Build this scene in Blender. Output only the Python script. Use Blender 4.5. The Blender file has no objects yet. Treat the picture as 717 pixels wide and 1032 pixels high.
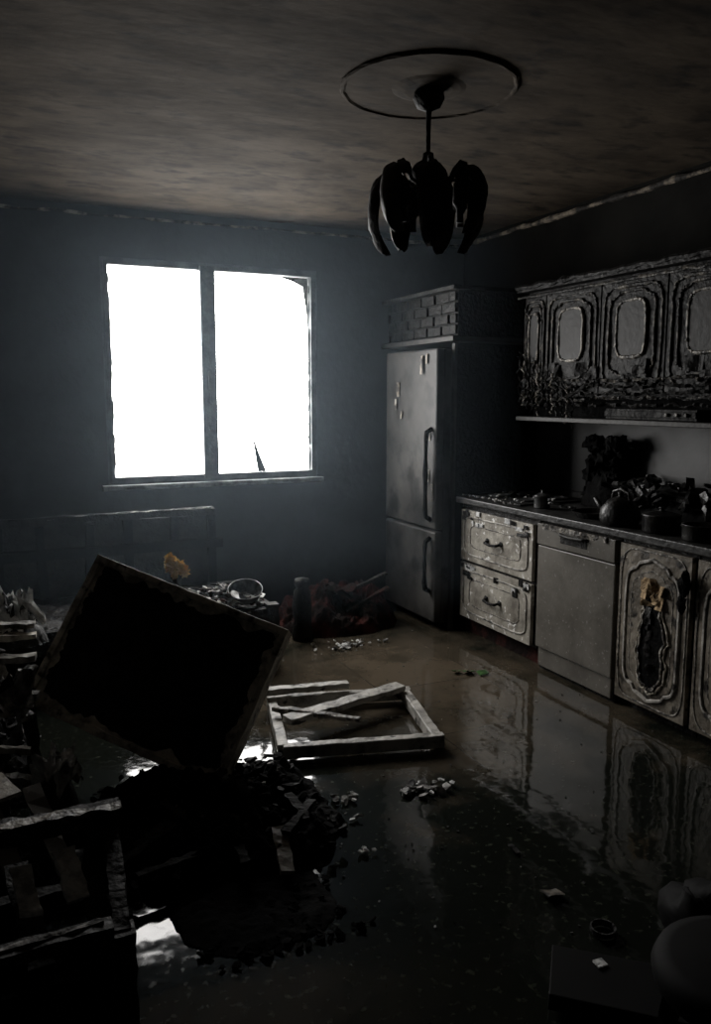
import bpy, math, random
from mathutils import Vector, Matrix, noise
rnd = random.Random(7)
D = bpy.data
scn = bpy.context.scene

# ------------------------------------------------------------------ materials
def soot(name, c1, c2, scale=6, lo=.42, hi=.62, r1=.7, r2=.8, bump=.3, bscale=30, spec=.4, stretch=(1,1,1), c3=None, s3=25, lo3=.6, hi3=.68, metal=0):
    m = D.materials.new(name); m.use_nodes = True
    nt = m.node_tree; N = nt.nodes; L = nt.links
    b = N['Principled BSDF']
    tc = N.new('ShaderNodeTexCoord'); mp = N.new('ShaderNodeMapping'); mp.inputs['Scale'].default_value = stretch
    L.new(tc.outputs['Object'], mp.inputs[0])
    n1 = N.new('ShaderNodeTexNoise'); n1.inputs['Scale'].default_value = scale; n1.inputs['Detail'].default_value = 8; n1.inputs['Roughness'].default_value = .65
    L.new(mp.outputs[0], n1.inputs['Vector'])
    mr = N.new('ShaderNodeMapRange'); mr.inputs[1].default_value = lo; mr.inputs[2].default_value = hi
    L.new(n1.outputs[0], mr.inputs[0])
    mx = N.new('ShaderNodeMix'); mx.data_type = 'RGBA'
    mx.inputs[6].default_value = (*c1, 1); mx.inputs[7].default_value = (*c2, 1)
    L.new(mr.outputs[0], mx.inputs[0]); col = mx.outputs[2]
    if c3:
        n3 = N.new('ShaderNodeTexNoise'); n3.inputs['Scale'].default_value = s3; n3.inputs['Detail'].default_value = 6
        L.new(mp.outputs[0], n3.inputs['Vector'])
        m3 = N.new('ShaderNodeMapRange'); m3.inputs[1].default_value = lo3; m3.inputs[2].default_value = hi3
        L.new(n3.outputs[0], m3.inputs[0])
        x3 = N.new('ShaderNodeMix'); x3.data_type = 'RGBA'; x3.inputs[7].default_value = (*c3, 1)
        L.new(m3.outputs[0], x3.inputs[0]); L.new(col, x3.inputs[6]); col = x3.outputs[2]
    L.new(col, b.inputs['Base Color'])
    rr = N.new('ShaderNodeMapRange'); rr.inputs[3].default_value = r1; rr.inputs[4].default_value = r2
    L.new(mr.outputs[0], rr.inputs[0]); L.new(rr.outputs[0], b.inputs['Roughness'])
    b.inputs['Specular IOR Level'].default_value = spec
    b.inputs['Metallic'].default_value = metal
    if bump:
        n2 = N.new('ShaderNodeTexNoise'); n2.inputs['Scale'].default_value = bscale; n2.inputs['Detail'].default_value = 7
        L.new(mp.outputs[0], n2.inputs['Vector'])
        bp = N.new('ShaderNodeBump'); bp.inputs['Strength'].default_value = bump; bp.inputs['Distance'].default_value = .02
        L.new(n2.outputs[0], bp.inputs['Height']); L.new(bp.outputs[0], b.inputs['Normal'])
    return m

M_wall = soot('sooty_wall', (.012,.0135,.0135), (.036,.038,.038), 2.2, .35,.7, .8,.7, .15, 18, spec=.25)
M_wallr = soot('black_sooted_wall', (.003,.003,.0025), (.009,.0085,.007), 2.2, .35,.7, .9,.85, .15, 18, spec=.1)
M_ceil = soot('sooty_ceiling', (.028,.021,.014), (.066,.051,.036), 2.4, .36,.66, .9,.85, .14, 12, spec=.12, stretch=(1,1.8,1), c3=(.011,.009,.007), s3=7, lo3=.5, hi3=.72)
M_black = soot('charcoal', (.004,.004,.004), (.014,.013,.012), 14, .4,.65, .8,.6, .6, 45, spec=.25)
M_smooth = soot('burnt_black_plastic', (.002,.002,.002), (.005,.005,.005), 6, .4,.65, .7,.75, .03, 12, spec=.1)
M_pot = soot('sooty_pot_enamel', (.005,.005,.005), (.022,.021,.019), 10, .4,.65, .3,.45, .25, 45, spec=.4)
M_void = soot('black_soot_crust', (.002,.002,.002), (.006,.006,.006), 14, .4,.65, .9,.8, .4, 45, spec=.06)
M_char = soot('charred_wood', (.006,.005,.005), (.03,.027,.024), 12, .45,.68, .7,.5, .7, 40, spec=.3, c3=(.12,.11,.10), s3=30, lo3=.64, hi3=.72)
M_ash = soot('ash_plaster', (.05,.047,.043), (.42,.405,.38), 18, .42,.6, .8,.6, .7, 50)
M_pale = soot('scorched_white_paint', (.09,.083,.075), (.50,.475,.43), 9, .36,.56, .45,.5, .5, 30, c3=(.02,.018,.016), s3=16, lo3=.58, hi3=.66)
M_rim = soot('worn_pale_lit_edge', (.22,.19,.15), (.80,.74,.63), 11, .38,.58, .6,.6, .5, 30, c3=(.05,.04,.03), s3=20, lo3=.58, hi3=.68)  # worn edge colour, lightened to stand in for light catching the rims
M_cream = soot('scorched_cream_front', (.075,.062,.046), (.29,.255,.205), 7, .36,.62, .45,.5, .3, 35, c3=(.016,.013,.010), s3=18, lo3=.55, hi3=.66)
M_dcream = soot('scorched_drawer_front', (.16,.143,.12), (.46,.43,.37), 7, .34,.6, .45,.5, .3, 35, c3=(.85,.83,.8), s3=26, lo3=.62, hi3=.66)
M_dw = soot('sooty_dishwasher_panel', (.10,.092,.078), (.175,.162,.14), 5, .35,.65, .4,.5, .05, 60, c3=(.30,.29,.27), s3=60, lo3=.64, hi3=.72)
M_fr = soot('sooty_fridge_enamel', (.022,.021,.020), (.078,.075,.070), 1.8, .38,.66, .45,.55, .06, 20, spec=.22, c3=(.010,.0095,.009), s3=6, lo3=.50, hi3=.68)
M_up = soot('burnt_upper_front', (.002,.002,.0018), (.009,.008,.007), 11, .45,.62, .55,.45, .6, 28, spec=.16, c3=(.09,.08,.068), s3=24, lo3=.68, hi3=.76)
M_edge = soot('peeled_edge', (.03,.026,.022), (.36,.33,.285), 20, .44,.58, .5,.45, .6, 50)
M_upedge = soot('peeled_dark_edge', (.005,.0045,.004), (.13,.117,.097), 16, .5,.64, .5,.45, .6, 50, spec=.25)
M_panelg = soot('grey_scorched_panel', (.018,.017,.016), (.048,.046,.043), 9, .4,.6, .5,.55, .2, 30, spec=.25)
M_uppan = soot('upper_door_panel', (.007,.007,.0065), (.023,.022,.0205), 9, .4,.6, .5,.55, .15, 30, spec=.2)
M_counter = soot('sooty_countertop', (.010,.010,.0095), (.032,.031,.029), 16, .42,.6, .4,.5, .2, 40, c3=(.2,.2,.2), s3=45, lo3=.7,hi3=.76)
M_metal = soot('sooty_metal', (.05,.05,.05), (.3,.3,.3), 10, .4,.65, .3,.45, .2, 30, metal=.8)
M_white = soot('ash_white', (.3,.3,.3), (.8,.8,.78), 16, .38,.56, .6,.6, .5, 40)
M_yel = soot('yellow_foam', (.6,.33,.07), (.9,.65,.22), 12, .4,.6, .8,.8, .6, 30)
M_orange = soot('scorched_foam', (.20,.13,.06), (.5,.35,.19), 18, .4,.6, .8,.8, .9, 40)
M_red = soot('burnt_red_fabric', (.010,.006,.005), (.085,.024,.019), 6, .46,.66, .9,.85, .6, 25, spec=.15)
M_green = soot('green_scrap', (.015,.05,.01), (.05,.15,.025), 12, .4,.6, .6,.6, .3, 30)
M_frame = soot('sooty_window_frame', (.03,.034,.036), (.12,.13,.135), 8, .4,.65, .5,.5, .3, 30)
M_sill = soot('window_sill_paint', (.2,.21,.21), (.5,.52,.52), 12, .4,.6, .5,.5, .3, 30)
M_cornice = soot('peeled_cornice', (.016,.013,.010), (.24,.20,.15), 9, .46,.6, .8,.8, .7, 30)
M_back = soot('sooty_backsplash', (.014,.014,.0138), (.032,.032,.031), 4, .35,.65, .45,.55, .05, 20)

def floor_mat():
    m = D.materials.new('flooded_floor'); m.use_nodes = True
    nt = m.node_tree; N = nt.nodes; L = nt.links; b = N['Principled BSDF']
    tc = N.new('ShaderNodeTexCoord')
    br = N.new('ShaderNodeTexBrick'); br.offset = 0; br.inputs['Scale'].default_value = 1
    br.inputs['Brick Width'].default_value = .6; br.inputs['Row Height'].default_value = .6; br.inputs['Mortar Size'].default_value = .006
    br.inputs['Mortar Smooth'].default_value = 1
    br.inputs['Color1'].default_value = (.115,.090,.063,1); br.inputs['Color2'].default_value = (.072,.057,.040,1); br.inputs['Mortar'].default_value = (.045,.037,.028,1)
    L.new(tc.outputs['Object'], br.inputs['Vector'])
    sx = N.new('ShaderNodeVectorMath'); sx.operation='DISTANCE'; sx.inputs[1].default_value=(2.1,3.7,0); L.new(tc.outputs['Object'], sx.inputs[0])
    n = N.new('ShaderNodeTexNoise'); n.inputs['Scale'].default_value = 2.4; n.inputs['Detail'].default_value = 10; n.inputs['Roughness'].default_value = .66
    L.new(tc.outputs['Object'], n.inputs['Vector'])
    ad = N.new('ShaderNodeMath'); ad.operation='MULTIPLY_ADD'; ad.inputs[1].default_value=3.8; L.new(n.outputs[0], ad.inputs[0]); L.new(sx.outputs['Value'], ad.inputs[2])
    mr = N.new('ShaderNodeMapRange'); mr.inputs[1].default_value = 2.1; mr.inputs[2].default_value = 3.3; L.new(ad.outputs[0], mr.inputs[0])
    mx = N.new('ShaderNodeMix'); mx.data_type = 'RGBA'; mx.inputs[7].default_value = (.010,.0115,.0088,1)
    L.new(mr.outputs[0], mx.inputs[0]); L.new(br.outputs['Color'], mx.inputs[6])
    n3 = N.new('ShaderNodeTexNoise'); n3.inputs['Scale'].default_value = 36; n3.inputs['Detail'].default_value = 6
    L.new(tc.outputs['Object'], n3.inputs['Vector'])
    m3 = N.new('ShaderNodeMapRange'); m3.inputs[1].default_value = .60; m3.inputs[2].default_value = .74; L.new(n3.outputs[0], m3.inputs[0])
    x3 = N.new('ShaderNodeMix'); x3.data_type = 'RGBA'; x3.inputs[7].default_value = (.055,.062,.045,1)
    L.new(m3.outputs[0], x3.inputs[0]); L.new(mx.outputs[2], x3.inputs[6]); L.new(x3.outputs[2], b.inputs['Base Color'])
    rr = N.new('ShaderNodeMapRange'); rr.inputs[1].default_value = .5; rr.inputs[2].default_value = .75; rr.inputs[3].default_value = .05; rr.inputs[4].default_value = .12
    L.new(n3.outputs[0], rr.inputs[0]); L.new(rr.outputs[0], b.inputs['Roughness'])
    b.inputs['IOR'].default_value = 1.36
    n4 = N.new('ShaderNodeTexNoise'); n4.inputs['Scale'].default_value = 4.5; n4.inputs['Detail'].default_value = 3
    L.new(tc.outputs['Object'], n4.inputs['Vector'])
    bp = N.new('ShaderNodeBump'); bp.inputs['Strength'].default_value = .13; bp.inputs['Distance'].default_value = .02
    L.new(n4.outputs[0], bp.inputs['Height']); L.new(bp.outputs[0], b.inputs['Normal'])
    return m
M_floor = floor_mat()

# ------------------------------------------------------------------ mesh builder
class MB:
    def __init__(s): s.v=[]; s.f=[]; s.m=[]; s.mats=[]
    def mi(s, mat):
        if mat not in s.mats: s.mats.append(mat)
        return s.mats.index(mat)
    def add(s, vs, fs, mat):
        o=len(s.v); s.v += [Vector(v) for v in vs]; k=s.mi(mat)
        for f in fs: s.f.append([i+o for i in f]); s.m.append(k)
    def box(s, x0,x1,y0,y1,z0,z1, mat):
        vs=[(x,y,z) for x in (x0,x1) for y in (y0,y1) for z in (z0,z1)]
        s.add(vs,[(0,1,3,2),(4,6,7,5),(0,4,5,1),(2,3,7,6),(0,2,6,4),(1,5,7,3)],mat)
    def obox(s, c, ex, ey, ez, hx,hy,hz, mat, jit=0):
        c=Vector(c);ex=Vector(ex).normalized();ey=Vector(ey).normalized();ez=Vector(ez).normalized()
        vs=[c+ex*hx*a+ey*hy*b+ez*hz*d+Vector((rnd.uniform(-jit,jit) for _ in range(3))) for a in(-1,1) for b in(-1,1) for d in(-1,1)]
        s.add(vs,[(0,1,3,2),(4,6,7,5),(0,4,5,1),(2,3,7,6),(0,2,6,4),(1,5,7,3)],mat)
    def plank(s, p0,p1,w,t,mat,up=(0,0,1),seg=8,jit=.004):
        p0=Vector(p0);p1=Vector(p1);d=(p1-p0).normalized();up=Vector(up)
        a=d.cross(up)
        if a.length<1e-3: a=d.cross(Vector((0,1,0)))
        a.normalize();b=a.cross(d).normalized()
        vs=[];fs=[]
        for i in range(seg+1):
            c=p0.lerp(p1,i/seg)
            for sx,sz in((-1,-1),(1,-1),(1,1),(-1,1)):
                vs.append(c+a*(sx*w/2+rnd.uniform(-jit,jit))+b*(sz*t/2+rnd.uniform(-jit,jit)))
        for i in range(seg):
            for k in range(4):
                q=(k+1)%4; fs.append((i*4+k,i*4+q,i*4+4+q,i*4+4+k))
        fs.append((3,2,1,0)); e=seg*4; fs.append((e,e+1,e+2,e+3))
        s.add(vs,fs,mat)
    def lathe(s, prof, c, mat, seg=28, axis=(0,0,1), cap=True, jit=0):
        c=Vector(c); q=Vector((0,0,1)).rotation_difference(Vector(axis).normalized())
        vs=[];fs=[];n=len(prof)
        for r,z in prof:
            for k in range(seg):
                a=2*math.pi*k/seg; rr=r*(1+rnd.uniform(-jit,jit))
                vs.append(c+q@Vector((rr*math.cos(a),rr*math.sin(a),z)))
        for i in range(n-1):
            for k in range(seg):
                k2=(k+1)%seg; fs.append((i*seg+k,i*seg+k2,i*seg+seg+k2,i*seg+seg+k))
        if cap: fs.append(list(range(seg))[::-1]); fs.append(list(range((n-1)*seg,n*seg)))
        s.add(vs,fs,mat)
    def tube(s, pts, r, mat, seg=8, closed=False, jit=0, flat=1.0, nrm=None):
        pts=[Vector(p) for p in pts]; n=len(pts); vs=[];fs=[]
        for i,p in enumerate(pts):
            if closed: d=pts[(i+1)%n]-pts[i-1]
            else: d=pts[min(i+1,n-1)]-pts[max(i-1,0)]
            d.normalize(); u=Vector(nrm) if nrm else Vector((0,0,1))
            a=d.cross(u)
            if a.length<1e-3: a=d.cross(Vector((0,1,0)))
            a.normalize(); b=a.cross(d).normalized()
            ri=(r[i] if isinstance(r,(list,tuple)) else r)*(1+rnd.uniform(-jit,jit))
            for k in range(seg):
                t=2*math.pi*k/seg; vs.append(p+a*ri*math.cos(t)+b*ri*flat*math.sin(t))
        m=n if closed else n-1
        for i in range(m):
            j=(i+1)%n
            for k in range(seg):
                k2=(k+1)%seg; fs.append((i*seg+k,i*seg+k2,j*seg+k2,j*seg+k))
        if not closed: fs.append(list(range(seg))[::-1]); fs.append(list(range((n-1)*seg,n*seg)))
        s.add(vs,fs,mat)
    def blob(s, c, r, mat, amp=.35, fr=3., nu=14, nv=10, sd=0):
        c=Vector(c); r=Vector(r) if not isinstance(r,(int,float)) else Vector((r,r,r)); vs=[];fs=[]
        for i in range(nv+1):
            ph=math.pi*i/nv
            for k in range(nu):
                th=2*math.pi*k/nu; d=Vector((math.sin(ph)*math.cos(th),math.sin(ph)*math.sin(th),math.cos(ph)))
                q=1+amp*noise.noise(d*fr*.5+Vector((sd*3.1,sd*1.7,0)))+amp*.5*noise.noise(d*fr*1.5+Vector((sd*5.,0,2)))
                vs.append(c+Vector((d.x*r.x*q,d.y*r.y*q,d.z*r.z*q)))
        for i in range(nv):
            for k in range(nu):
                k2=(k+1)%nu; fs.append((i*nu+k,i*nu+nu+k,i*nu+nu+k2,i*nu+k2))
        s.add(vs,fs,mat)
    def mound(s, cx,cy,rx,ry,h,mat,n=40,sd=0,rough=.35,z0=0.0,pw=2,edge=0):
        vs=[];fs=[]
        for i in range(n+1):
            for j in range(n+1):
                a=2*i/n-1;b=2*j/n-1
                x=cx+a*rx;y=cy+b*ry
                e=1-abs(a)**pw-abs(b)**pw
                if edge: e-=edge*(.5+noise.noise(Vector((x*7,y*7,sd+5)))+.6*noise.noise(Vector((x*19,y*19,sd+5))))
                e=max(0,e)
                z=h*e**.6*(1+rough*2*noise.noise(Vector((x*4,y*4,sd)))+rough*noise.noise(Vector((x*14,y*14,sd)))+rough*.6*noise.noise(Vector((x*35,y*35,sd))))-(.004 if e<=0 else 0)
                vs.append((x,y,z0+max(z,-.004)))
        for i in range(n):
            for j in range(n):
                q=(i*(n+1)+j,(i+1)*(n+1)+j,(i+1)*(n+1)+j+1,i*(n+1)+j+1)
                if max(vs[k][2] for k in q)>z0+.001: fs.append(q)
        s.add(vs,fs,mat)
    def chunk(s,c,sz,mat,flat=.5):
        e=Matrix.Rotation(rnd.uniform(0,6.28),3,'Z')@Matrix.Rotation(rnd.uniform(-.5,.5),3,'X')@Matrix.Rotation(rnd.uniform(-.5,.5),3,'Y')
        k=rnd.randint(5,7); vs=[];c=Vector(c)
        for zz in(-1,1):
            for i in range(k):
                a=2*math.pi*(i+rnd.uniform(-.3,.3))/k if zz==-1 else 2*math.pi*i/k
                r=sz*rnd.uniform(.6,1.1); vs.append(c+e@Vector((r*math.cos(a),r*math.sin(a)*.7,zz*sz*flat*rnd.uniform(.3,.6))))
        fs=[list(range(k))[::-1],list(range(k,2*k))]+[(i,(i+1)%k,k+(i+1)%k,k+i) for i in range(k)]
        s.add(vs,fs,mat)
    def sheet(s,c,w,h,mat,amp=.05,rot=(0,0,0),n=12,sd=0,fr=8,sol=True):
        e=Matrix.Rotation(rot[2],3,'Z')@Matrix.Rotation(rot[1],3,'Y')@Matrix.Rotation(rot[0],3,'X');c=Vector(c)
        for off,fl in((0,False),(-.004,True)):
            vs=[];fs=[]
            for i in range(n+1):
                for j in range(n+1):
                    a=(i/n-.5)*w;b=(j/n-.5)*h
                    nz=amp*(noise.noise(Vector((a*fr,b*fr,sd)))*1.6+.7*noise.noise(Vector((a*fr*2.7,b*fr*2.7,sd+4))))
                    ed=.12*w*noise.noise(Vector((a*9,b*9,sd+9))) if i in(0,n) or j in(0,n) else 0
                    vs.append(c+e@Vector((a+ed,b+ed,nz+off)))
            for i in range(n):
                for j in range(n):
                    q=(i*(n+1)+j,(i+1)*(n+1)+j,(i+1)*(n+1)+j+1,i*(n+1)+j+1)
                    fs.append(q[::-1] if fl else q)
            s.add(vs,fs,mat)
    def make(s,name,parent=None,bevel=0,smooth=False,sub=0):
        me=D.meshes.new(name); me.from_pydata([tuple(v) for v in s.v],[],s.f); me.update()
        for m in s.mats: me.materials.append(m)
        me.polygons.foreach_set('material_index',s.m)
        if smooth: me.polygons.foreach_set('use_smooth',[True]*len(me.polygons))
        o=D.objects.new(name,me); scn.collection.objects.link(o)
        if parent: o.parent=parent
        if bevel:
            b=o.modifiers.new('bevel','BEVEL'); b.width=bevel; b.segments=2; b.limit_method='ANGLE'
        return o
def empty(name,loc=(0,0,0)):
    o=D.objects.new(name,None); scn.collection.objects.link(o); o.empty_display_size=.1
    return o

# ------------------------------------------------------------------ room
XL,XR,YB,YF,H=-1.3,3.35,5.35,-1.6,2.65
def simple(name,x0,x1,y0,y1,z0,z1,mat,bevel=0):
    b=MB(); b.box(x0,x1,y0,y1,z0,z1,mat); return b.make(name,bevel=bevel)
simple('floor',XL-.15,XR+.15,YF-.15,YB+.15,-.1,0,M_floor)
simple('ceiling',XL-.15,XR+.15,YF-.15,YB+.15,H,H+.1,M_ceil)
simple('wall_left',XL-.15,XL,YF-.15,YB+.15,0,H,M_wall)
simple('wall_right',XR,XR+.15,YF-.15,YB+.15,0,H,M_wallr)
simple('wall_front',XL,XR,YF-.15,YF,0,H,M_wall)
WX0,WX1,WZ0,WZ1=.73,2.165,.945,2.355
b=MB(); b.box(XL,WX0,YB,YB+.12,0,H,M_wall); b.box(WX1,XR,YB,YB+.12,0,H,M_wall)
b.box(WX0,WX1,YB,YB+.12,0,WZ0,M_wall); b.box(WX0,WX1,YB,YB+.12,WZ1,H,M_wall); b.make('wall_back')

# window: outer frame, two sashes, sill, shards
b=MB(); y0,y1=YB+.005,YB+.06
def rectframe(b,x0,x1,z0,z1,w,ya,yb,mat):
    b.box(x0,x1,ya,yb,z1-w,z1,mat); b.box(x0,x1,ya,yb,z0,z0+w,mat)
    b.box(x0,x0+w,ya,yb,z0+w,z1-w,mat); b.box(x1-w,x1,ya,yb,z0+w,z1-w,mat)
rectframe(b,WX0,WX1,WZ0,WZ1,.02,y0,y1+.02,M_frame)
XM=1.395
rectframe(b,WX0+.02,XM,WZ0+.02,WZ1-.02,.024,y0-.01,y1,M_frame)
rectframe(b,XM,WX1-.02,WZ0+.02,WZ1-.02,.024,y0-.01,y1,M_frame)
b.box(XM-.048,XM+.048,y0-.035,y0-.01,WZ0+.02,WZ1-.02,M_frame)
b.box(XM-.012,XM+.012,y0-.06,y0-.035,1.55,1.67,M_frame)
for k in range(34):  # melted plastic edging on the sashes
    s_=k%2; x=(WX0+.045) if s_ else (WX1-.045); z=rnd.uniform(WZ0+.08,WZ1-.1)
    b.blob((x,YB+.03,z),(.012,.012,rnd.uniform(.03,.09)),M_frame,amp=.6,sd=k,nu=8,nv=8)
b.make('window_1',bevel=.004)
b=MB(); b.box(WX0-.04,WX1+.03,YB-.05,YB+.02,WZ0-.035,WZ0-.002,M_sill); b.make('trim_window_sill',bevel=.005)
b=MB(); 
b.add([(1.74,YB+.05,.99),(1.80,YB+.05,.99),(1.745,YB+.055,1.13),(1.70,YB+.05,1.26)],[(0,1,2,3)],M_frame)
b.add([(2.12,YB+.05,1.9),(2.105,YB+.05,2.1),(2.08,YB+.05,2.25),(2.0,YB+.05,2.285),(1.9,YB+.05,2.31),(2.12,YB+.05,2.31)],[(0,1,2,3,4,5)],M_pale)
b.make('broken_glass_shard')

# cornices
def cornice(name,p0,p1,r):
    b=MB(); n=140; pts=[]; rs=[]
    for i in range(n+1):
        p=Vector(p0).lerp(Vector(p1),i/n); k=noise.noise(p*5)
        pts.append(p+Vector((0,0,.008*k))); rs.append(r*(.8+.6*noise.noise(p*9+Vector((3,0,0)))))
    b.tube(pts,rs,M_cornice,seg=8); return b.make(name)
cornice('trim_1',(XL,YB-.010,2.60),(XR,YB-.010,2.60),.011)
cornice('trim_2',(XR-.012,YF,2.61),(XR-.012,YB,2.61),.019)
cornice('trim_3',(XL+.012,YF,2.6),(XL+.012,YB,2.6),.012)

# ceiling medallion
b=MB(); cx,cy=1.61,2.84
b.lathe([(.335,H),(.335,H-.006),(.329,H-.011),(.322,H-.011),(.314,H-.005),(.14,H-.005),(.12,H-.010),(.09,H-.014),(.02,H-.014)],(cx,cy,0),M_ceil,seg=72,jit=.009)
b.make('ceiling_medallion',smooth=False)

# chandelier
P=empty('chandelier')
b=MB(); b.lathe([(.005,H-.016),(.055,H-.018),(.06,H-.04),(.045,H-.07),(.012,H-.085),(.01,H-.1),(.008,2.42),(.02,2.415),(.024,2.39),(.05,2.375),(.07,2.35),(.06,2.32),(.03,2.29),(.035,2.26),(.015,2.235),(.004,2.22)],(cx,cy,0),M_black,seg=20); b.make('canopy_and_stem',P,smooth=True)
b=MB(); b2=MB(); NP=7
for k in range(NP):
    a=2*math.pi*k/NP+.75+.16*math.sin(k*4.1); dr=Vector((math.cos(a),math.sin(a),0)); c=Vector((cx,cy,0))
    b.tube([c+dr*r+Vector((0,0,z)) for r,z in((.04,2.33),(.06,2.30),(.085,2.31),(.105,2.345),(.13,2.37),(.15,2.36),(.16,2.325),(.15,2.30))],.008,M_black)
    b.lathe([(.012,2.31),(.026,2.29),(.028,2.22),(.014,2.20),(.014,2.15)],c+dr*.13,M_black,seg=10)
    n,mn=14,6; dz=.035*math.sin(k*2.7); pr=[(.13,2.32),(.155,2.345),(.185,2.345),(.212,2.325),(.23,2.29),(.24,2.24),(.238,2.19),(.228,2.14),(.21,2.10),(.19,2.075)]
    tilt=.025*math.sin(k*1.9)
    for sgn in(0,1):
        vs=[];fs=[]
        for i in range(n+1):
            u=i/n; q=u*(len(pr)-1); i0=min(int(q),len(pr)-2); fr_=q-i0
            r=pr[i0][0]*(1-fr_)+pr[i0+1][0]*fr_+(-.003 if sgn else 0)+tilt*u; z=pr[i0][1]*(1-fr_)+pr[i0+1][1]*fr_+dz*u
            hw_=(.062+.008*math.sin(k*3.3))*math.sin(math.pi*(.08+.84*u))**.75
            for j in range(mn+1):
                t=2*j/mn-1; aa=a+t*hw_/r+.12*math.sin(k*2.2)*u; rr=r-.03*t*t+.016*noise.noise(Vector((k*2.,u*5,t*3)))
                vs.append((cx+rr*math.cos(aa),cy+rr*math.sin(aa),z+.016*noise.noise(Vector((k*5.,u*3,t*2)))))
        for i in range(n):
            for j in range(mn):
                q=(i*(mn+1)+j,(i+1)*(mn+1)+j,(i+1)*(mn+1)+j+1,i*(mn+1)+j+1); fs.append(q if sgn else q[::-1])
        b2.add(vs,fs,M_panelg if k in(0,3) else M_black)
b.make('arms',P,smooth=True)
b2.make('petal_shades',P,smooth=True)

# ------------------------------------------------------------------ fridge and cabinet above
P=empty('refrigerator')
b=MB(); b.box(2.66,XR-.02,4.45,5.13,.04,1.80,M_fr); b.make('body',P,bevel=.008)
b=MB(); b.box(2.60,2.655,4.44,5.14,.66,1.80,M_fr); b.make('upper_door',P,bevel=.012)
b=MB(); b.box(2.60,2.655,4.44,5.14,.05,.645,M_fr); b.make('lower_door',P,bevel=.012)
b=MB(); b.box(2.68,XR-.04,4.47,5.11,0,.042,M_void); b.make('plinth',P)
b=MB()
for z0,z1 in((.72,1.30),(.25,.60)):
    b.tube([(2.60,4.50,z0),(2.565,4.50,z0+.02),(2.56,4.50,z0+.06),(2.558,4.5,(z0+z1)/2),(2.56,4.50,z1-.06),(2.565,4.50,z1-.02),(2.60,4.50,z1)],.017,M_void,seg=8,jit=.15)
b.make('handles',P,smooth=True)
b=MB()
for (y,z,w,h) in((4.95,1.55,.02,.09),(4.98,1.45,.016,.07),(4.62,1.70,.012,.12),(4.56,1.74,.010,.06),(4.9,1.38,.010,.05),(4.52,1.25,.012,.05),(4.53,1.0,.01,.08),(4.47,.9,.008,.12)):
    b.sheet((2.594,y,z),h,w*2,M_edge if z<1.5 else M_cream,amp=.008,rot=(0,math.pi/2,0),n=8,sd=y*9)
b.make('blistered_paint',P)
b=MB(); b.box(2.72,XR-.01,4.405,4.43,.0,1.83,M_void); b.box(2.70,2.72,4.40,4.435,0,1.83,M_panelg); b.make('fridge_side_panel')
b=MB(); b.box(2.72,XR-.01,4.40,5.34,1.87,2.16,M_black)
b.box(2.66,XR-.01,4.36,5.34,1.84,1.872,M_panelg); b.box(2.66,XR-.01,4.36,5.34,2.15,2.175,M_black)
for r in range(4):
    z=1.882+r*.067; y=4.40-(.09 if r%2 else 0)
    while y<5.33:
        a=max(y,4.40);c=min(y+.17,5.33)
        if c-a>.03: b.box(2.704+rnd.uniform(-.006,.006),2.722,a+.006,c-.006,z+.004,z+.06,M_up)
        y+=.18
b.make('over_fridge_cabinet',bevel=.004)

# ------------------------------------------------------------------ base units (front plane X = 2.75)
XF=2.75
def ring(y0,y1,z0,z1,x,kind,n=48,jit=.0):
    cy_,cz=(y0+y1)/2,(z0+z1)/2; hy,hz=(y1-y0)/2,(z1-z0)/2; pts=[]
    for i in range(n):
        a=2*math.pi*i/n; c,s_=math.cos(a),math.sin(a)
        if kind=='oval': e=1.0
        elif kind=='rr': e=.45
        else: e=.3
        py=hy*math.copysign(abs(c)**e,c); pz=hz*math.copysign(abs(s_)**e,s_)
        if kind=='arch':
            k=max(0,1-abs(py/hy)*1.25); pz*= (1+.10*k*k)
            if abs(py/hy)>.6: pz*=.93
        pts.append((x+rnd.uniform(-jit,jit)*.5,cy_+py+rnd.uniform(-jit,jit),cz+pz+rnd.uniform(-jit,jit)))
    return pts
def fill(b,pts,x,mat):
    n=len(pts); c=Vector((x,sum(p[1] for p in pts)/n,sum(p[2] for p in pts)/n))
    b.add([c]+[(x,p[1],p[2]) for p in pts],[(0,i+1,(i+1)%n+1) for i in range(n)],mat)
# drawer unit
P=empty('drawer_cabinet')
b=MB(); b.box(XF+.025,XR-.01,3.60,4.39,.10,.835,M_char); b.box(XF+.06,XR-.01,3.60,4.39,0,.10,M_red); b.make('carcass',P)
for i,(z0,z1) in enumerate(((.48,.80),(.11,.46))):
    b=MB(); b.box(XF,XF+.022,3.63,4.37,z0,z1,M_dcream)
    b.tube(ring(3.67,4.33,z0+.04,z1-.04,XF-.001,'r',jit=.001),.006,M_pale,closed=True,seg=6,nrm=(1,0,0))
    b.tube(ring(3.74,4.26,z0+.09,z1-.09,XF-.0,'r',jit=.001),.004,M_edge,closed=True,seg=6,nrm=(1,0,0))
    zc=(z0+z1)/2
    b.tube([(XF,3.93,zc),(XF-.03,3.94,zc-.008),(XF-.034,4.0,zc-.014),(XF-.03,4.06,zc-.008),(XF,4.07,zc)],.009,M_black,seg=8)
    b.lathe([(.018,0),(.018,.004),(.006,.008)],(XF-.002,3.93,zc),M_black,axis=(-1,0,0),seg=12); b.lathe([(.018,0),(.018,.004),(.006,.008)],(XF-.002,4.07,zc),M_black,axis=(-1,0,0),seg=12)
    for k in range(16): b.sheet((XF-.003,3.65+.7*rnd.random(),z1-.01-.1*rnd.random()**2),.03*rnd.uniform(.5,1.2),.05*rnd.uniform(.5,1.5),M_up if k%3 else M_white,amp=.006,rot=(0,math.pi/2,0),n=5,sd=k+i*30)
    b.make('drawer_%d'%(i+1),P,bevel=.003)
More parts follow.
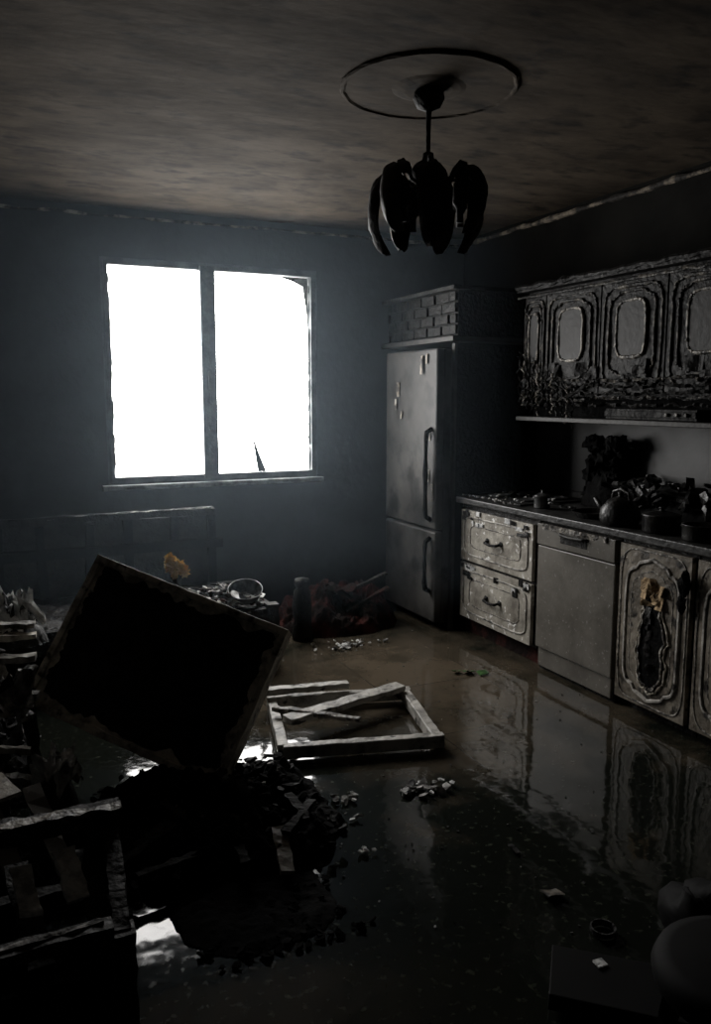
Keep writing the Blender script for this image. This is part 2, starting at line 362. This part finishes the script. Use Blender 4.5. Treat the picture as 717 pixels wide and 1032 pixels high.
# dishwasher
P=empty('dishwasher')
b=MB(); b.box(XF+.03,XR-.01,2.975,3.575,.0,.83,M_black); b.make('body',P)
b=MB(); b.box(XF-.005,XF+.028,2.975,3.575,.13,.70,M_dw); b.box(XF+.01,XF+.03,2.985,3.565,.02,.125,M_dw); b.make('door',P,bevel=.005)
b=MB(); b.box(XF-.012,XF+.028,2.975,3.575,.708,.82,M_dw)
b.box(XF-.014,XF-.006,3.17,3.38,.74,.79,M_black)
b.tube([(XF-.014,3.17,.79),(XF-.03,3.19,.787),(XF-.032,3.28,.783),(XF-.03,3.36,.787),(XF-.014,3.38,.79)],.008,M_panelg)
b.sheet((XF-.014,3.28,.81),.03,.5,M_edge,amp=.01,rot=(0,math.pi/2,0),n=14,sd=3)
b.make('control_panel',P,bevel=.004)
# base doors
def base_door(y0,y1,seed,hole):
    P=empty('base_cabinet'); 
    b=MB(); b.box(XF+.03,XR-.01,y0,y1,.10,.835,M_char); b.box(XF+.07,XR-.01,y0,y1,0,.10,M_black); b.make('carcass',P)
    b=MB(); b.box(XF,XF+.025,y0+.012,y1-.012,.06,.815,M_cream)
    b.tube(ring(y0+.025,y1-.025,.075,.80,XF+.001,'r',n=40,jit=.001),.005,M_edge,closed=True,seg=6,nrm=(1,0,0))
    rg=ring(y0+.065,y1-.065,.13,.735,XF-.001,'arch',n=56,jit=.001)
    b.tube(rg,.010,M_pale,closed=True,seg=6,nrm=(1,0,0))
    fill(b,ring(y0+.080,y1-.080,.145,.72,XF-.004,'arch',n=56),XF-.004,M_cream)
    b.tube(ring(y0+.100,y1-.100,.175,.69,XF-.002,'arch',n=56,jit=.002),.004,M_edge,closed=True,seg=6,nrm=(1,0,0))
    if hole:
        yc=(y0+y1)/2-.015; n=90
        rg=[]
        for i in range(n):
            a=2*math.pi*i/n; k=1+.28*noise.noise(Vector((math.cos(a)*2,math.sin(a)*2,seed)))+.22*noise.noise(Vector((math.cos(a)*7,math.sin(a)*7,seed)))
            rg.append((XF-.010,yc+.072*math.cos(a)*k*(1-.25*math.sin(a)),.385+.225*math.sin(a)*(1+.25*(k-1))))
        fill(b,rg,XF-.010,M_void)
        b.tube(rg,[.008+.006*noise.noise(Vector((i*.4,seed,0))) for i in range(n)],M_edge,closed=True,seg=6,nrm=(1,0,0),jit=.3)
        rg2=[(XF-.008,yc+(p[1]-yc)*1.25,.385+(p[2]-.385)*1.08+.004*math.sin(i)) for i,p in enumerate(rg)]
        b.tube(rg2,[.005+.004*noise.noise(Vector((i*.5,seed,6))) for i in range(n)],M_rim,closed=True,seg=6,nrm=(1,0,0),jit=.3)
        for i in range(14): b.sheet((XF-.010,yc+rnd.uniform(-.045,.055),.61+rnd.uniform(-.05,.06)),.05,.05,M_orange,amp=.02,rot=(rnd.uniform(-.3,.3),math.pi/2,0),n=6,sd=i)
        for i in range(8): b.sheet((XF-.012,yc+rnd.uniform(-.03,.03),.25+.3*rnd.random()),.06,.03,M_char,amp=.02,rot=(rnd.uniform(-.3,.3),math.pi/2,0),n=6,sd=i+30)
    b.make('door',P,bevel=.002)
    b=MB(); b.blob((XF-.03,y0+.02,.70),(.022,.028,.055),M_void,amp=.5,sd=seed); b.blob((XF-.03,y0+.03,.61),(.018,.022,.04),M_void,amp=.5,sd=seed+3); b.make('handle',P)
base_door(2.505,2.96,1,True)
base_door(2.02,2.495,2,False)
base_door(1.54,2.01,3,False)
base_door(1.06,1.53,4,False)
# counter
b=MB(); b.box(XF-.03,XR-.005,1.05,4.395,.84,.878,M_counter); b.box(XR-.02,XR-.004,1.05,4.395,.88,.92,M_counter); b.make('countertop',bevel=.006)
b=MB(); b.box(XR-.018,XR-.003,1.05,4.39,.925,1.345,M_back); b.make('backsplash')
b=MB(); b.box(XR-.03,XR-.019,2.86,2.94,1.14,1.22,M_panelg); b.lathe([(.026,0),(.026,.006),(.018,.008)],(XR-.03,2.9,1.18),M_edge,axis=(-1,0,0),seg=18); b.lathe([(.012,0),(.012,.01)],(XR-.031,2.9,1.18),M_black,axis=(-1,0,0),seg=12)
b.make('wall_outlet',bevel=.004)

# upper cabinets
XU=3.0
ZU0,ZU1=1.52,2.13
ys=[4.10,3.90,3.44,2.98,2.50,2.02,1.54]
P=empty('upper_cabinets')
b=MB(); b.box(XU+.03,XR-.01,1.54,4.10,1.50,ZU1-.02,M_up); b.make('carcass',P)
b=MB(); b.box(XU-.04,XR-.01,1.5,4.13,ZU1-.02,ZU1+.01,M_up)
n=90
b.tube([(XU-.045,1.5+2.63*i/n,ZU1+.006+.012*noise.noise(Vector((i*.3,0,0)))) for i in range(n+1)],[.014+.012*noise.noise(Vector((i*.5,3,0))) for i in range(n+1)],M_up,seg=6)
b.tube([(XU-.03,1.5+2.63*i/n,ZU1-.05+.01*noise.noise(Vector((i*.4,5,0)))) for i in range(n+1)],[.008+.006*noise.noise(Vector((i*.5,8,0))) for i in range(n+1)],M_upedge,seg=6)
b.make('crown_moulding',P)
for i in range(6):
    y1,y0=ys[i],ys[i+1]; b=MB(); m=(y1-y0)/.46
    b.box(XU,XU+.025,y0+.006,y1-.006,ZU0+.0,ZU1-.05,M_up)
    b.tube(ring(y0+.03*m,y1-.03*m,ZU0+.03,ZU1-.08,XU-.002,'r',n=60,jit=.004),.008,M_upedge,closed=True,seg=6,nrm=(1,0,0),jit=.4)
    b.tube(ring(y0+.07*m,y1-.07*m,ZU0+.09,ZU1-.11,XU-.004,'arch',n=70,jit=.004),.008,M_upedge,closed=True,seg=6,nrm=(1,0,0),jit=.4)
    rg=ring(y0+.13*m,y1-.13*m,ZU0+.18,ZU1-.15,XU-.008,'rr',n=60,jit=.002)
    b.tube(rg,.008,M_edge,closed=True,seg=6,nrm=(1,0,0),jit=.4)
    fill(b,ring(y0+.135*m,y1-.135*m,ZU0+.185,ZU1-.155,XU-.009,'rr',n=60),XU-.009,M_uppan)
    for k in range(5):   # curled charred veneer at the foot of the doors
        zz=ZU0-.06+k*.032
        b.tube([(XU-.012-.02*rnd.random(),y0+.01+(y1-y0-.02)*j/24,zz+.022*noise.noise(Vector((j*.28,k*2.3,i)))) for j in range(25)],[.008+.007*noise.noise(Vector((j*.6,k,i*4))) for j in range(25)],M_upedge if k in(1,4) else M_up,seg=6,jit=.3)
    for k in range(8 if i<2 else 5):
        b.sheet((XU-.008,rnd.uniform(y0+.05,y1-.05),rnd.uniform(ZU0+.02,ZU0+.14)),.07,.1,M_up,amp=.02,rot=(0,math.pi/2,rnd.uniform(-.2,.2)),n=8,sd=i*7+k)
    b.make('door_leaf_%d'%(i+1),P)
b=MB()   # burnt strips hanging off the cabinet end
for k in range(12):
    y=4.10-.045*k; z=ZU0+.25-.02*k
    b.tube([(XU-.02-.02*rnd.random(),y+.03*noise.noise(Vector((j*.4,k,7))),z-(.30 if k<5 else .22)*j/14) for j in range(15)],[.007+.006*noise.noise(Vector((j*.6,k,2))) for j in range(15)],M_edge if k%3==1 else M_up,seg=6,jit=.3)
b.make('hanging_veneer',P)
b=MB(); b.box(XU-.05,XR-.01,1.5,4.10,1.36,1.385,M_panelg)
b.box(XU+.08,XR-.01,1.5,4.10,1.385,1.50,M_void); b.make('light_rail_shelf',P,bevel=.004)
b=MB(); b.box(XU-.02,XR-.02,2.75,3.35,1.388,1.44,M_black); b.box(XU-.028,XU-.018,2.75,3.35,1.40,1.43,M_black)
for y in(2.8,2.86,2.92): b.lathe([(.01,0),(.01,.012)],(XU-.028,y,1.415),M_edge,axis=(-1,0,0),seg=10)
b.make('range_hood',P,bevel=.003)

# countertop things
ZC=.88
def pot(name,x,y,r,h,mat,handle=True,lid=True,z=ZC):
    b=MB(); pr=[(.004,0),(r*.95,0),(r,h*.1),(r,h*.95),(r*1.05,h)]
    if lid: pr+=[(r*.95,h*1.05),(r*.5,h*1.2),(r*.12,h*1.25),(r*.12,h*1.38),(r*.2,h*1.42),(.004,h*1.45)]
    else: pr+=[(r*.95,h),(r*.93,h*.1),(.004,h*.08)]
    b.lathe(pr,(x,y,z),mat,seg=24)
    if handle:
        for s_ in(-1,1): b.tube([(x,y+s_*r,z+h*.7),(x-.005,y+s_*(r+.03),z+h*.72),(x,y+s_*(r+.03),z+h*.8),(x,y+s_*r,z+h*.82)],.006,mat)
    b.make(name,smooth=True)
b=MB(); b.box(2.80,3.28,3.82,4.36,ZC,ZC+.008,M_black)
for (x,y) in((2.93,3.95),(2.93,4.22),(3.16,3.95),(3.16,4.22)): b.lathe([(.07,0),(.07,.01),(.05,.014),(.045,.008),(.01,.008)],(x,y,ZC+.008),M_metal,seg=24)
for i in range(22):
    b.chunk((rnd.uniform(2.82,3.1),rnd.uniform(3.85,4.33),ZC+.018),rnd.uniform(.008,.022),M_white if i%2 else M_ash)
b.make('cooktop',bevel=.002)
pot('small_saucepan',2.86,3.70,.045,.07,M_metal,z=ZC)
b=MB(); b.lathe([(.004,0),(.085,0),(.095,.03),(.09,.08),(.06,.12),(.03,.135),(.012,.14),(.014,.16),(.004,.165)],(2.83,3.05,ZC),M_pot,seg=24,jit=.06)
b.tube([(2.82,3.12,ZC+.05),(2.81,3.17,ZC+.08),(2.80,3.20,ZC+.12)],[.02,.015,.01],M_pot)
b.tube([(2.83,3.11,ZC+.1),(2.83,3.10,ZC+.16),(2.83,3.05,ZC+.175),(2.83,3.0,ZC+.16),(2.83,2.98,ZC+.1)],.008,M_pot,jit=.3)
b.make('kettle',smooth=True)
pot('cooking_pot',2.85,2.80,.085,.08,M_pot)
pot('cooking_pot',2.84,2.56,.08,.07,M_pot,lid=False)
b=MB(); b.lathe([(.004,0),(.1,.002),(.12,.03),(.115,.03),(.095,.008),(.004,.006)],(2.90,3.31,ZC),M_pot,seg=24); b.plank((2.86,3.42,ZC+.03),(2.80,3.56,ZC+.05),.02,.01,M_pot); b.make('frying_pan')
b=MB()
for i in range(120):
    y=rnd.uniform(2.2,3.40); x=rnd.uniform(3.02,3.28); b.chunk((x,y,ZC+.05+rnd.uniform(.0,.14)),rnd.uniform(.02,.06),rnd.choice([M_pot,M_black,M_black,M_void]))
for i in range(12): b.blob((rnd.uniform(3.03,3.2),rnd.uniform(2.3,3.3),ZC+rnd.uniform(.08,.15)),(rnd.uniform(.04,.07),rnd.uniform(.05,.09),rnd.uniform(.04,.07)),M_pot,amp=.9,sd=i+60)
b.mound(3.16,2.8,.14,.62,.11,M_void,sd=3,z0=ZC+.006)
for (p,q) in (((3.04,2.6,ZC+.08),(3.14,2.5,ZC+.24)),((3.06,2.85,ZC+.08),(3.18,2.95,ZC+.22)),((3.05,2.3,ZC+.08),(3.1,2.42,ZC+.22)),((3.03,3.2,ZC+.08),(3.1,3.0,ZC+.19))): b.plank(p,q,.04,.012,M_pot)
b.make('burnt_kitchenware_pile')
b=MB()
for i in range(40): b.blob((3.23+rnd.uniform(-.03,.03),3.62+rnd.uniform(-.12,.12),1.05+rnd.uniform(-.1,.20)),rnd.uniform(.02,.05),M_void,amp=.9,sd=i,nu=10,nv=8)
b.mound(3.23,3.62,.08,.16,.16,M_void,sd=5,z0=ZC+.005)
b.make('melted_dish_rack')
b=MB()
for i in range(26):
    b.chunk((rnd.uniform(2.74,2.79),rnd.uniform(3.80,4.35),ZC+.012),rnd.uniform(.006,.018),M_white if i%2 else M_ash,flat=.6)
b.make('counter_debris')

# ------------------------------------------------------------------ overturned table
P=empty('overturned_table')
C=Vector((.583,3.19,.435)); e1=Vector((.64,-.53,-.26)).normalized(); e2=Vector((-.265,-.17,-.53)); e2=(e2-e1*e2.dot(e1)).normalized(); nb=e1.cross(e2).normalized()
if nb.y<0: nb=-nb
hw,hh=.445,.33
b=MB()
b.obox(C+nb*.05,e1,e2,nb,hw-.03,hh-.03,.03,M_black)
for s_ in(-1,1):
    b.plank(C+e2*s_*(hh-.014)-e1*hw+nb*.045,C+e2*s_*(hh-.014)+e1*hw+nb*.045,.09,.028,M_rim,up=e2,seg=26,jit=.002)
    b.plank(C+e1*s_*(hw-.014)-e2*hh+nb*.045,C+e1*s_*(hw-.014)+e2*hh+nb*.045,.09,.028,M_rim,up=e1,seg=20,jit=.002)
b.make('top_panel_with_rim',P,bevel=.003)
b=MB() # ragged veneer remnants round the panel
def strip(o,ea,eb,L_,sgn):
    n=70; vs=[];fs=[]
    for i in range(n+1):
        t=i/n; wv=.012+.036*max(0,.45+noise.noise(Vector((t*9,sgn*3.3,L_*7)))+.5*noise.noise(Vector((t*26,sgn*3.3,L_*7))))
        p=o+ea*(t*2-1)*L_
        vs+= [p+nb*.016,p+eb*wv+nb*.016]
    for i in range(n): fs.append((2*i,2*i+2,2*i+3,2*i+1))
    b.add(vs,fs,M_rim)
strip(C-e2*(hh-.02),e1,e2,hw-.03,1); strip(C+e2*(hh-.02),e1,-e2,hw-.03,2)
strip(C-e1*(hw-.02),e2,e1,hh-.03,3); strip(C+e1*(hw-.02),e2,-e1,hh-.03,4)
b.make('veneer_remnants',P)
b=MB()
for a in(-1,1):
    q=C+e1*a*(hw-.07)-e2*(hh-.07)+nb*.08; b.plank(q,q+nb*.18,.05,.05,M_char,up=e1)
b.plank(C-e1*(hw-.07)-e2*(hh-.07)+nb*.11,C+e1*(hw-.07)-e2*(hh-.07)+nb*.11,.02,.06,M_char,up=e2)
b.plank(C+e1*(hw-.03)-e2*(hh-.02)+nb*.13,C+e1*(hw-.03)+e2*(hh-.10)+nb*.13,.08,.03,M_rim,up=e1,seg=14)
b.make('legs_and_apron',P)

# debris beneath the table, plus added patches shaping the water's reflection
b=MB(); b.mound(.68,2.69,.44,.43,.09,M_void,sd=1,n=90,pw=3,edge=.2,rough=.6)
b.mound(.66,2.18,.24,.24,.02,M_void,sd=4,n=60,pw=3,edge=.2,rough=.5)  # added low black patch, hides the window's reflection on the water
for i in range(480):
    x=rnd.uniform(.28,1.04);y=rnd.uniform(2.29,3.05)
    b.chunk((x,y,.012+.06*rnd.random()),rnd.uniform(.008,.032),M_void if rnd.random()<.75 else M_black)
for i in range(230):  # black chunks added with that patch to keep the water dark
    x=rnd.gauss(.68,.10);y=rnd.uniform(1.92,2.32)
    if x<.46: continue
    b.chunk((x,y,.008),rnd.uniform(.005,.022),M_void)
for i in range(22):
    a=rnd.uniform(0,3.14);x=rnd.uniform(.4,.95);y=rnd.uniform(2.3,2.85); d=Vector((math.cos(a),math.sin(a),rnd.uniform(-.1,.2)))*rnd.uniform(.05,.13)
    b.plank(Vector((x,y,.08))-d,Vector((x,y,.08))+d,.03,.015,M_black)
for i in range(22): b.chunk((rnd.uniform(.45,1.0),rnd.uniform(2.55,2.95),.10),rnd.uniform(.005,.018),M_ash)
b.plank((.83,2.42,.08),(.79,2.22,.04),.045,.012,M_cream,seg=6)  # cream plank stands in for a pale window reflection on the water
b.make('charred_debris_and_reflection_patches')

# ------------------------------------------------------------------ fallen frame on the floor
b=MB(); A=Vector((1.71,2.88,.04)); u1=Vector((-.966,.26,0)); u2=Vector((.24,.97,0)).normalized()
Bc=A+u2*.57; Cc=Bc+u1*.66; Dc=A+u1*.66
b.plank(A-u1*.03,Dc,.045,.055,M_pale,seg=18,jit=.002); b.plank(Bc-u1*.03,Cc,.045,.055,M_pale,seg=18,jit=.002)
b.plank(A,Bc,.045,.055,M_pale,seg=14,jit=.002); b.plank(Dc,Cc,.045,.055,M_pale,seg=14,jit=.002)
b.plank((1.82,3.42,.085),(1.16,3.25,.085),.075,.03,M_pale,seg=16,jit=.003); b.plank((1.58,3.52,.10),(1.14,3.60,.10),.05,.03,M_pale,seg=12,jit=.003); b.plank((1.46,3.12,.085),(1.14,3.38,.10),.035,.02,M_edge,seg=10)
b.make('fallen_window_sash',bevel=.004)

# ------------------------------------------------------------------ burnt sofa along back wall
P=empty('burnt_sofa')
b=MB(); sx0,sx1=-.75,1.45
b.plank((sx0,5.08,.77),(1.33,5.06,.785),.06,.04,M_black,seg=30,jit=.006)
b.plank((.3,5.05,.79),(1.31,5.045,.802),.012,.014,M_ash,seg=30,jit=.005)
b.plank((sx0,5.06,.58),(1.38,5.05,.575),.04,.06,M_void,seg=26,jit=.005)
b.box(sx0,1.32,5.10,5.13,.02,.75,M_black)
for i in range(9): x=sx0+.03+i*.255; b.plank((x,5.09,.02),(x+rnd.uniform(-.02,.02),5.08,.77-rnd.random()*.03),.05,.04,M_void,up=(0,1,0))
for y in(4.30,5.02): b.plank((sx0,y,.26),(sx1,y,.26),.05,.12,M_char,seg=24)
for x in(sx0,sx1):
    b.plank((x,4.28,.26),(x,5.05,.26),.05,.12,M_char); b.plank((x,4.3,0),(x,4.3,.34 if x>0 else .58),.07,.07,M_char)
b.plank((sx0,4.28,.58),(sx0,5.05,.62),.08,.05,M_char)
b.make('frame',P)
b=MB()
n=50;vs=[];fs=[]
for i in range(n+1):
    for j in range(21):
        x=sx0+.04+(sx1-sx0-.08)*i/n;y=4.32+.7*j/20; z=.31+.05*noise.noise(Vector((x*5,y*5,0)))+.03*noise.noise(Vector((x*16,y*16,3)))
        vs.append((x,y,z))
for i in range(n):
    for j in range(20): q=i*21+j; fs.append((q,q+21,q+22,q+1))
b.add(vs,fs,M_char); b.box(sx0+.05,sx1-.05,4.33,5.0,.20,.27,M_black)
for i in range(260):
    x=rnd.uniform(.9,1.43); y=rnd.uniform(4.33,4.75); b.chunk((x,y,.34+rnd.uniform(0,.035)),rnd.uniform(.01,.03),rnd.choice([M_white,M_ash,M_ash,M_char,M_red]))
for i in range(12): b.sheet((rnd.uniform(.95,1.4),rnd.uniform(4.36,4.7),.37),.12,.09,M_ash if i%2 else M_white,amp=.03,rot=(rnd.uniform(-.4,.4),rnd.uniform(-.4,.4),rnd.random()*3),sd=i)
b.make('burnt_seat',P)
b=MB(); b.lathe([(.004,0),(.05,.002),(.08,.03),(.095,.075),(.099,.078),(.095,.07),(.076,.03),(.045,.01),(.004,.008)],(1.33,4.40,.35),M_metal,seg=30,axis=(-.12,-.42,1)); b.make('metal_bowl',smooth=True)
b=MB()
for i,(dx,dz,r) in enumerate(((0,0,.033),(.025,.02,.028),(-.03,.06,.024),(.05,-.015,.026),(-.01,.04,.025),(-.035,.02,.02))): b.blob((.955+dx,4.50,.54+dz),(r,r*.7,r),M_yel,amp=1.2,fr=6,sd=i+2,nu=18,nv=14)
b.blob((.955,4.52,.45),(.03,.03,.09),M_char,amp=.8,sd=9)
b.make('yellow_foam_scrap')

# red fabric heap and canister
b=MB(); b.mound(2.10,4.90,.43,.34,.2,M_red,n=60,sd=11,rough=.5); b.mound(2.02,4.80,.16,.22,.2,M_red,n=40,sd=12,rough=.4)
for i in range(9): b.sheet((rnd.uniform(1.95,2.4),rnd.uniform(4.75,5.02),.17+rnd.uniform(-.05,.07)),.24,.2,M_red,amp=.05,rot=(rnd.uniform(-.5,.5),rnd.uniform(-.5,.5),rnd.random()*3),sd=i+20,fr=6)
b.plank((2.05,4.80,.2),(2.45,4.82,.32),.03,.02,M_char); b.plank((2.1,4.70,.12),(2.42,4.74,.24),.025,.02,M_red)
b.make('burnt_fabric_heap')
b=MB(); b.lathe([(.004,0),(.062,0),(.068,.03),(.055,.12),(.062,.2),(.052,.28),(.05,.31),(.034,.33),(.048,.35),(.044,.385),(.004,.395)],(1.765,4.63,0),M_black,seg=24,jit=.07); b.make('charred_canister',smooth=True)

# ------------------------------------------------------------------ left-hand wreckage
b=MB(); b.mound(-.42,3.50,.56,.62,.40,M_void,n=70,sd=21,rough=.45)
for i in range(190):
    x=rnd.gauss(-.08,.16);y=rnd.uniform(3.0,3.95); 
    e=max(0,1-((x+.42)/.56)**2-((y-3.5)/.62)**2); 
    if x>.14: continue
    b.chunk((x,y,.40*e**.6+.02),rnd.uniform(.012,.045),rnd.choice([M_void,M_black,M_black,M_char,M_ash]))
for (p,q,w,m) in (((-.2,3.52,.60),(.16,3.45,.59),.05,M_ash),((-.2,3.44,.56),(.16,3.40,.56),.04,M_rim),((-.2,3.36,.50),(.15,3.30,.50),.05,M_pale),((-.3,3.2,.46),(.14,3.08,.42),.06,M_ash),
    ((-.15,3.9,.5),(.15,3.7,.45),.05,M_edge),((-.2,3.1,.36),(.1,3.2,.33),.04,M_pale),((-.1,3.6,.5),(.1,3.05,.35),.04,M_edge),((-.12,3.3,.47),(.1,3.1,.40),.03,M_pale),((-.2,3.05,.30),(.1,3.02,.24),.03,M_rim),((.13,3.3,0),(.10,3.35,.5),.05,M_char),((-.1,3.0,.2),(.12,2.98,.14),.04,M_pale)):
    b.plank(p,q,w,.022,m,seg=12,jit=.005,up=(0,1,0) if abs(p[2]-q[2])>.3 else (0,0,1))
for i in range(14): b.sheet((rnd.uniform(-.15,.08),rnd.uniform(3.0,3.6),.44+rnd.uniform(-.1,.1)),.16,.10,M_char if i%2 else M_ash,amp=.06,rot=(rnd.uniform(-.6,.6),rnd.uniform(-.6,.6),rnd.random()*3),sd=i+50)
for i in range(10): b.sheet((.08+rnd.uniform(-.09,.07),3.70+rnd.uniform(-.05,.05),.58+rnd.uniform(-.03,.03)),.13,.1,M_white if i%3 else M_char,amp=.09,rot=(rnd.uniform(-.6,.6),rnd.uniform(-.6,.6),rnd.random()*3),sd=i+70,fr=22)
b.mound(.08,3.70,.14,.12,.1,M_black,n=20,z0=.46)
b.make('burnt_furniture_wreckage')
b=MB()
b.plank((-.14,2.84,.36),(.02,2.55,.30),.08,.015,M_rim,seg=6); b.plank((-.12,2.82,0),(-.12,2.82,.35),.03,.03,M_black,up=(0,1,0)); b.plank((.0,2.58,0),(.0,2.58,.30),.03,.03,M_black,up=(0,1,0))
b.plank((.08,2.60,.30),(.16,2.36,.12),.055,.012,M_dw,seg=6); b.plank((-.04,2.52,.30),(.03,2.36,.12),.055,.012,M_dw,seg=6)
b.mound(-.02,2.55,.24,.19,.16,M_void,sd=31)
b.make('splintered_boards')
b=MB()
for i in range(7): b.sheet((.17+rnd.uniform(-.05,.05),2.80+rnd.uniform(-.04,.04),.27+rnd.uniform(-.03,.04)),.08,.06,M_white if i<4 else M_ash,amp=.06,rot=(rnd.uniform(-.5,.5),rnd.uniform(-.5,.5),rnd.random()*3),sd=i+80,fr=22)
b.mound(.17,2.81,.08,.07,.26,M_black,n=20,sd=88)
b.make('white_plastic_scraps')

# burnt armchair frame, left foreground
P=empty('burnt_armchair')
b=MB()
x0,x1=-.55,.27
b.plank((x0,2.26,.34),(x1+.03,2.24,.345),.07,.04,M_char,seg=24,jit=.006)
b.plank((x0,2.245,.364),(x1+.03,2.225,.368),.035,.010,M_edge,seg=30,jit=.006)
b.plank((x0,2.20,.15),(x1,2.18,.15),.04,.08,M_black,seg=16)
b.plank((x0,1.84,.25),(x1-.05,1.86,.255),.05,.03,M_char,seg=24,jit=.004)
b.plank((x0,1.84,.268),(x1-.07,1.86,.272),.012,.006,M_ash,seg=24,jit=.003)
b.plank((x0,1.84,.10),(x1-.03,1.86,.10),.04,.12,M_void,seg=16)
for x in(x0,x1-.03): b.plank((x,2.22,0),(x,2.24,.32),.06,.06,M_char,up=(0,1,0)); b.plank((x,1.86,0),(x,1.86,.24),.06,.06,M_char,up=(0,1,0))
b.plank((x1-.03,1.86,.22),(x1,2.24,.31),.04,.05,M_black,seg=12)
b.plank((x1-.03,1.86,.08),(x1-.01,2.22,.10),.03,.16,M_void,seg=10)
b.make('frame',P)
b=MB()
for i,x in enumerate((-.42,-.27,-.12,.04,.2)):
    b.plank((x-.02,2.22,.26),(x+.02,1.88,.18),.06,.015,M_black,seg=10)
for (p,q,w) in (((.03,2.17,.28),(.05,2.02,.21),.05),((.14,2.18,.30),(.16,2.04,.23),.055)): b.plank(p,q,w,.012,M_white,seg=8,jit=.004)  # painted white to stand in for window-lit strips among the dark slats
b.box(x0+.03,x1-.05,1.9,2.2,.02,.06,M_void)
b.make('slats',P)

# right foreground: round stool and board
P=empty('charred_stool')
b=MB(); b.lathe([(.004,.27),(.15,.27),(.175,.285),(.18,.31),(.17,.335),(.14,.345),(.004,.35)],(1.37,1.06,0),M_smooth,seg=36); b.make('seat',P,smooth=True)
b=MB()
for k in range(4): a=k*math.pi/2+.6; b.plank((1.37+.12*math.cos(a),1.06+.12*math.sin(a),.275),(1.37+.17*math.cos(a),1.06+.17*math.sin(a),0),.03,.03,M_smooth,up=(1,0,0))
b.make('legs',P)
b=MB(); b.obox((1.40,1.39,.03),(.75,-.65,0),(.65,.75,0),(0,0,1),.2,.10,.015,M_smooth,jit=.008); b.make('charred_board',bevel=.003)
b=MB(); b.blob((1.74,1.52,.05),(.07,.09,.07),M_smooth,amp=.6,sd=3); b.blob((1.80,1.48,.08),(.08,.08,.09),M_smooth,amp=.8,sd=8); b.make('charred_lump',smooth=True)

# ------------------------------------------------------------------ scraps on the wet floor
def scatter(name,lst):
    b=MB()
    for (x,y,sx,sy,n,mn,mxx,ms) in lst:
        for i in range(n): b.chunk((x+rnd.gauss(0,sx),y+rnd.gauss(0,sy),.010+rnd.random()*.01),rnd.uniform(mn,mxx),rnd.choice(ms))
    b.make(name)
scatter('plaster_fragments',[(1.48,2.57,.065,.025,28,.008,.026,[M_white,M_ash,M_ash,M_char]),(1.16,2.64,.03,.03,14,.006,.02,[M_white,M_ash]),(1.08,2.27,.015,.02,8,.006,.014,[M_white,M_ash]),(1.15,2.49,.025,.015,6,.006,.014,[M_white,M_ash])])
scatter('plaster_fragments.001',[(1.96,4.36,.10,.035,50,.008,.022,[M_white,M_ash,M_cream])])
b=MB()
for i in range(260):
    x=rnd.uniform(.9,2.7);y=rnd.uniform(1.1,4.6); b.chunk((x,y,.003),rnd.uniform(.002,.007),rnd.choice([M_ash,M_char,M_panelg,M_panelg]),flat=.3)
b.make('floor_grit')
b=MB(); b.sheet((1.50,1.83,.012),.06,.045,M_cream,amp=.01,n=6,sd=2); b.sheet((1.38,1.485,.052),.03,.025,M_white,amp=.01,n=6,sd=4); b.sheet((1.54,2.08,.012),.02,.05,M_char,amp=.012,n=6,sd=5); b.make('paper_scrap')
b=MB(); b.sheet((2.36,3.65,.015),.07,.04,M_green,amp=.012,n=8,sd=2); b.sheet((2.42,3.60,.015),.06,.04,M_green,amp=.012,n=8,sd=3); b.sheet((2.3,3.68,.015),.05,.03,M_green,amp=.012,n=8,sd=6); b.make('leafy_scrap')
b=MB(); b.lathe([(.03,0),(.036,.004),(.036,.018),(.032,.018),(.03,.006)],(1.52,1.63,.002),M_char,seg=24,cap=False); b.make('jar_lid')

# ------------------------------------------------------------------ scatter volume added to give the bluish glow around the window
m=D.materials.new('window_glow_haze'); m.use_nodes=True; nt=m.node_tree; nt.nodes.remove(nt.nodes['Principled BSDF'])
vs_=nt.nodes.new('ShaderNodeVolumeScatter'); vs_.inputs['Color'].default_value=(.70,.86,1,1); vs_.inputs['Density'].default_value=.022; vs_.inputs['Anisotropy'].default_value=.35
nt.links.new(vs_.outputs[0],nt.nodes['Material Output'].inputs['Volume'])
simple('window_glow_haze',XL+.02,2.54,3.42,YB-.07,.45,H-.06,m)

# ------------------------------------------------------------------ light
w=D.worlds.new('overcast'); scn.world=w; w.use_nodes=True
w.node_tree.nodes['Background'].inputs[0].default_value=(1,.985,.965,1); w.node_tree.nodes['Background'].inputs[1].default_value=15
al=D.lights.new('window_portal','AREA'); al.shape='RECTANGLE'; al.size=WX1-WX0; al.size_y=WZ1-WZ0
al.cycles.is_portal=True
ao=D.objects.new('window_portal',al); scn.collection.objects.link(ao); ao.location=((WX0+WX1)/2,YB+.125,(WZ0+WZ1)/2); ao.rotation_euler=(-math.pi/2,0,0)

# ------------------------------------------------------------------ camera
cam=D.cameras.new('camera'); co=D.objects.new('camera',cam); scn.collection.objects.link(co); scn.camera=co
cam.sensor_fit='VERTICAL'; cam.sensor_height=36; cam.lens=28.67; cam.clip_start=.02
co.location=(0,0,1.5); co.rotation_euler=(math.radians(90-8.03),0,math.radians(-24.7))
try:
    scn.view_settings.view_transform='Standard'
except Exception: pass
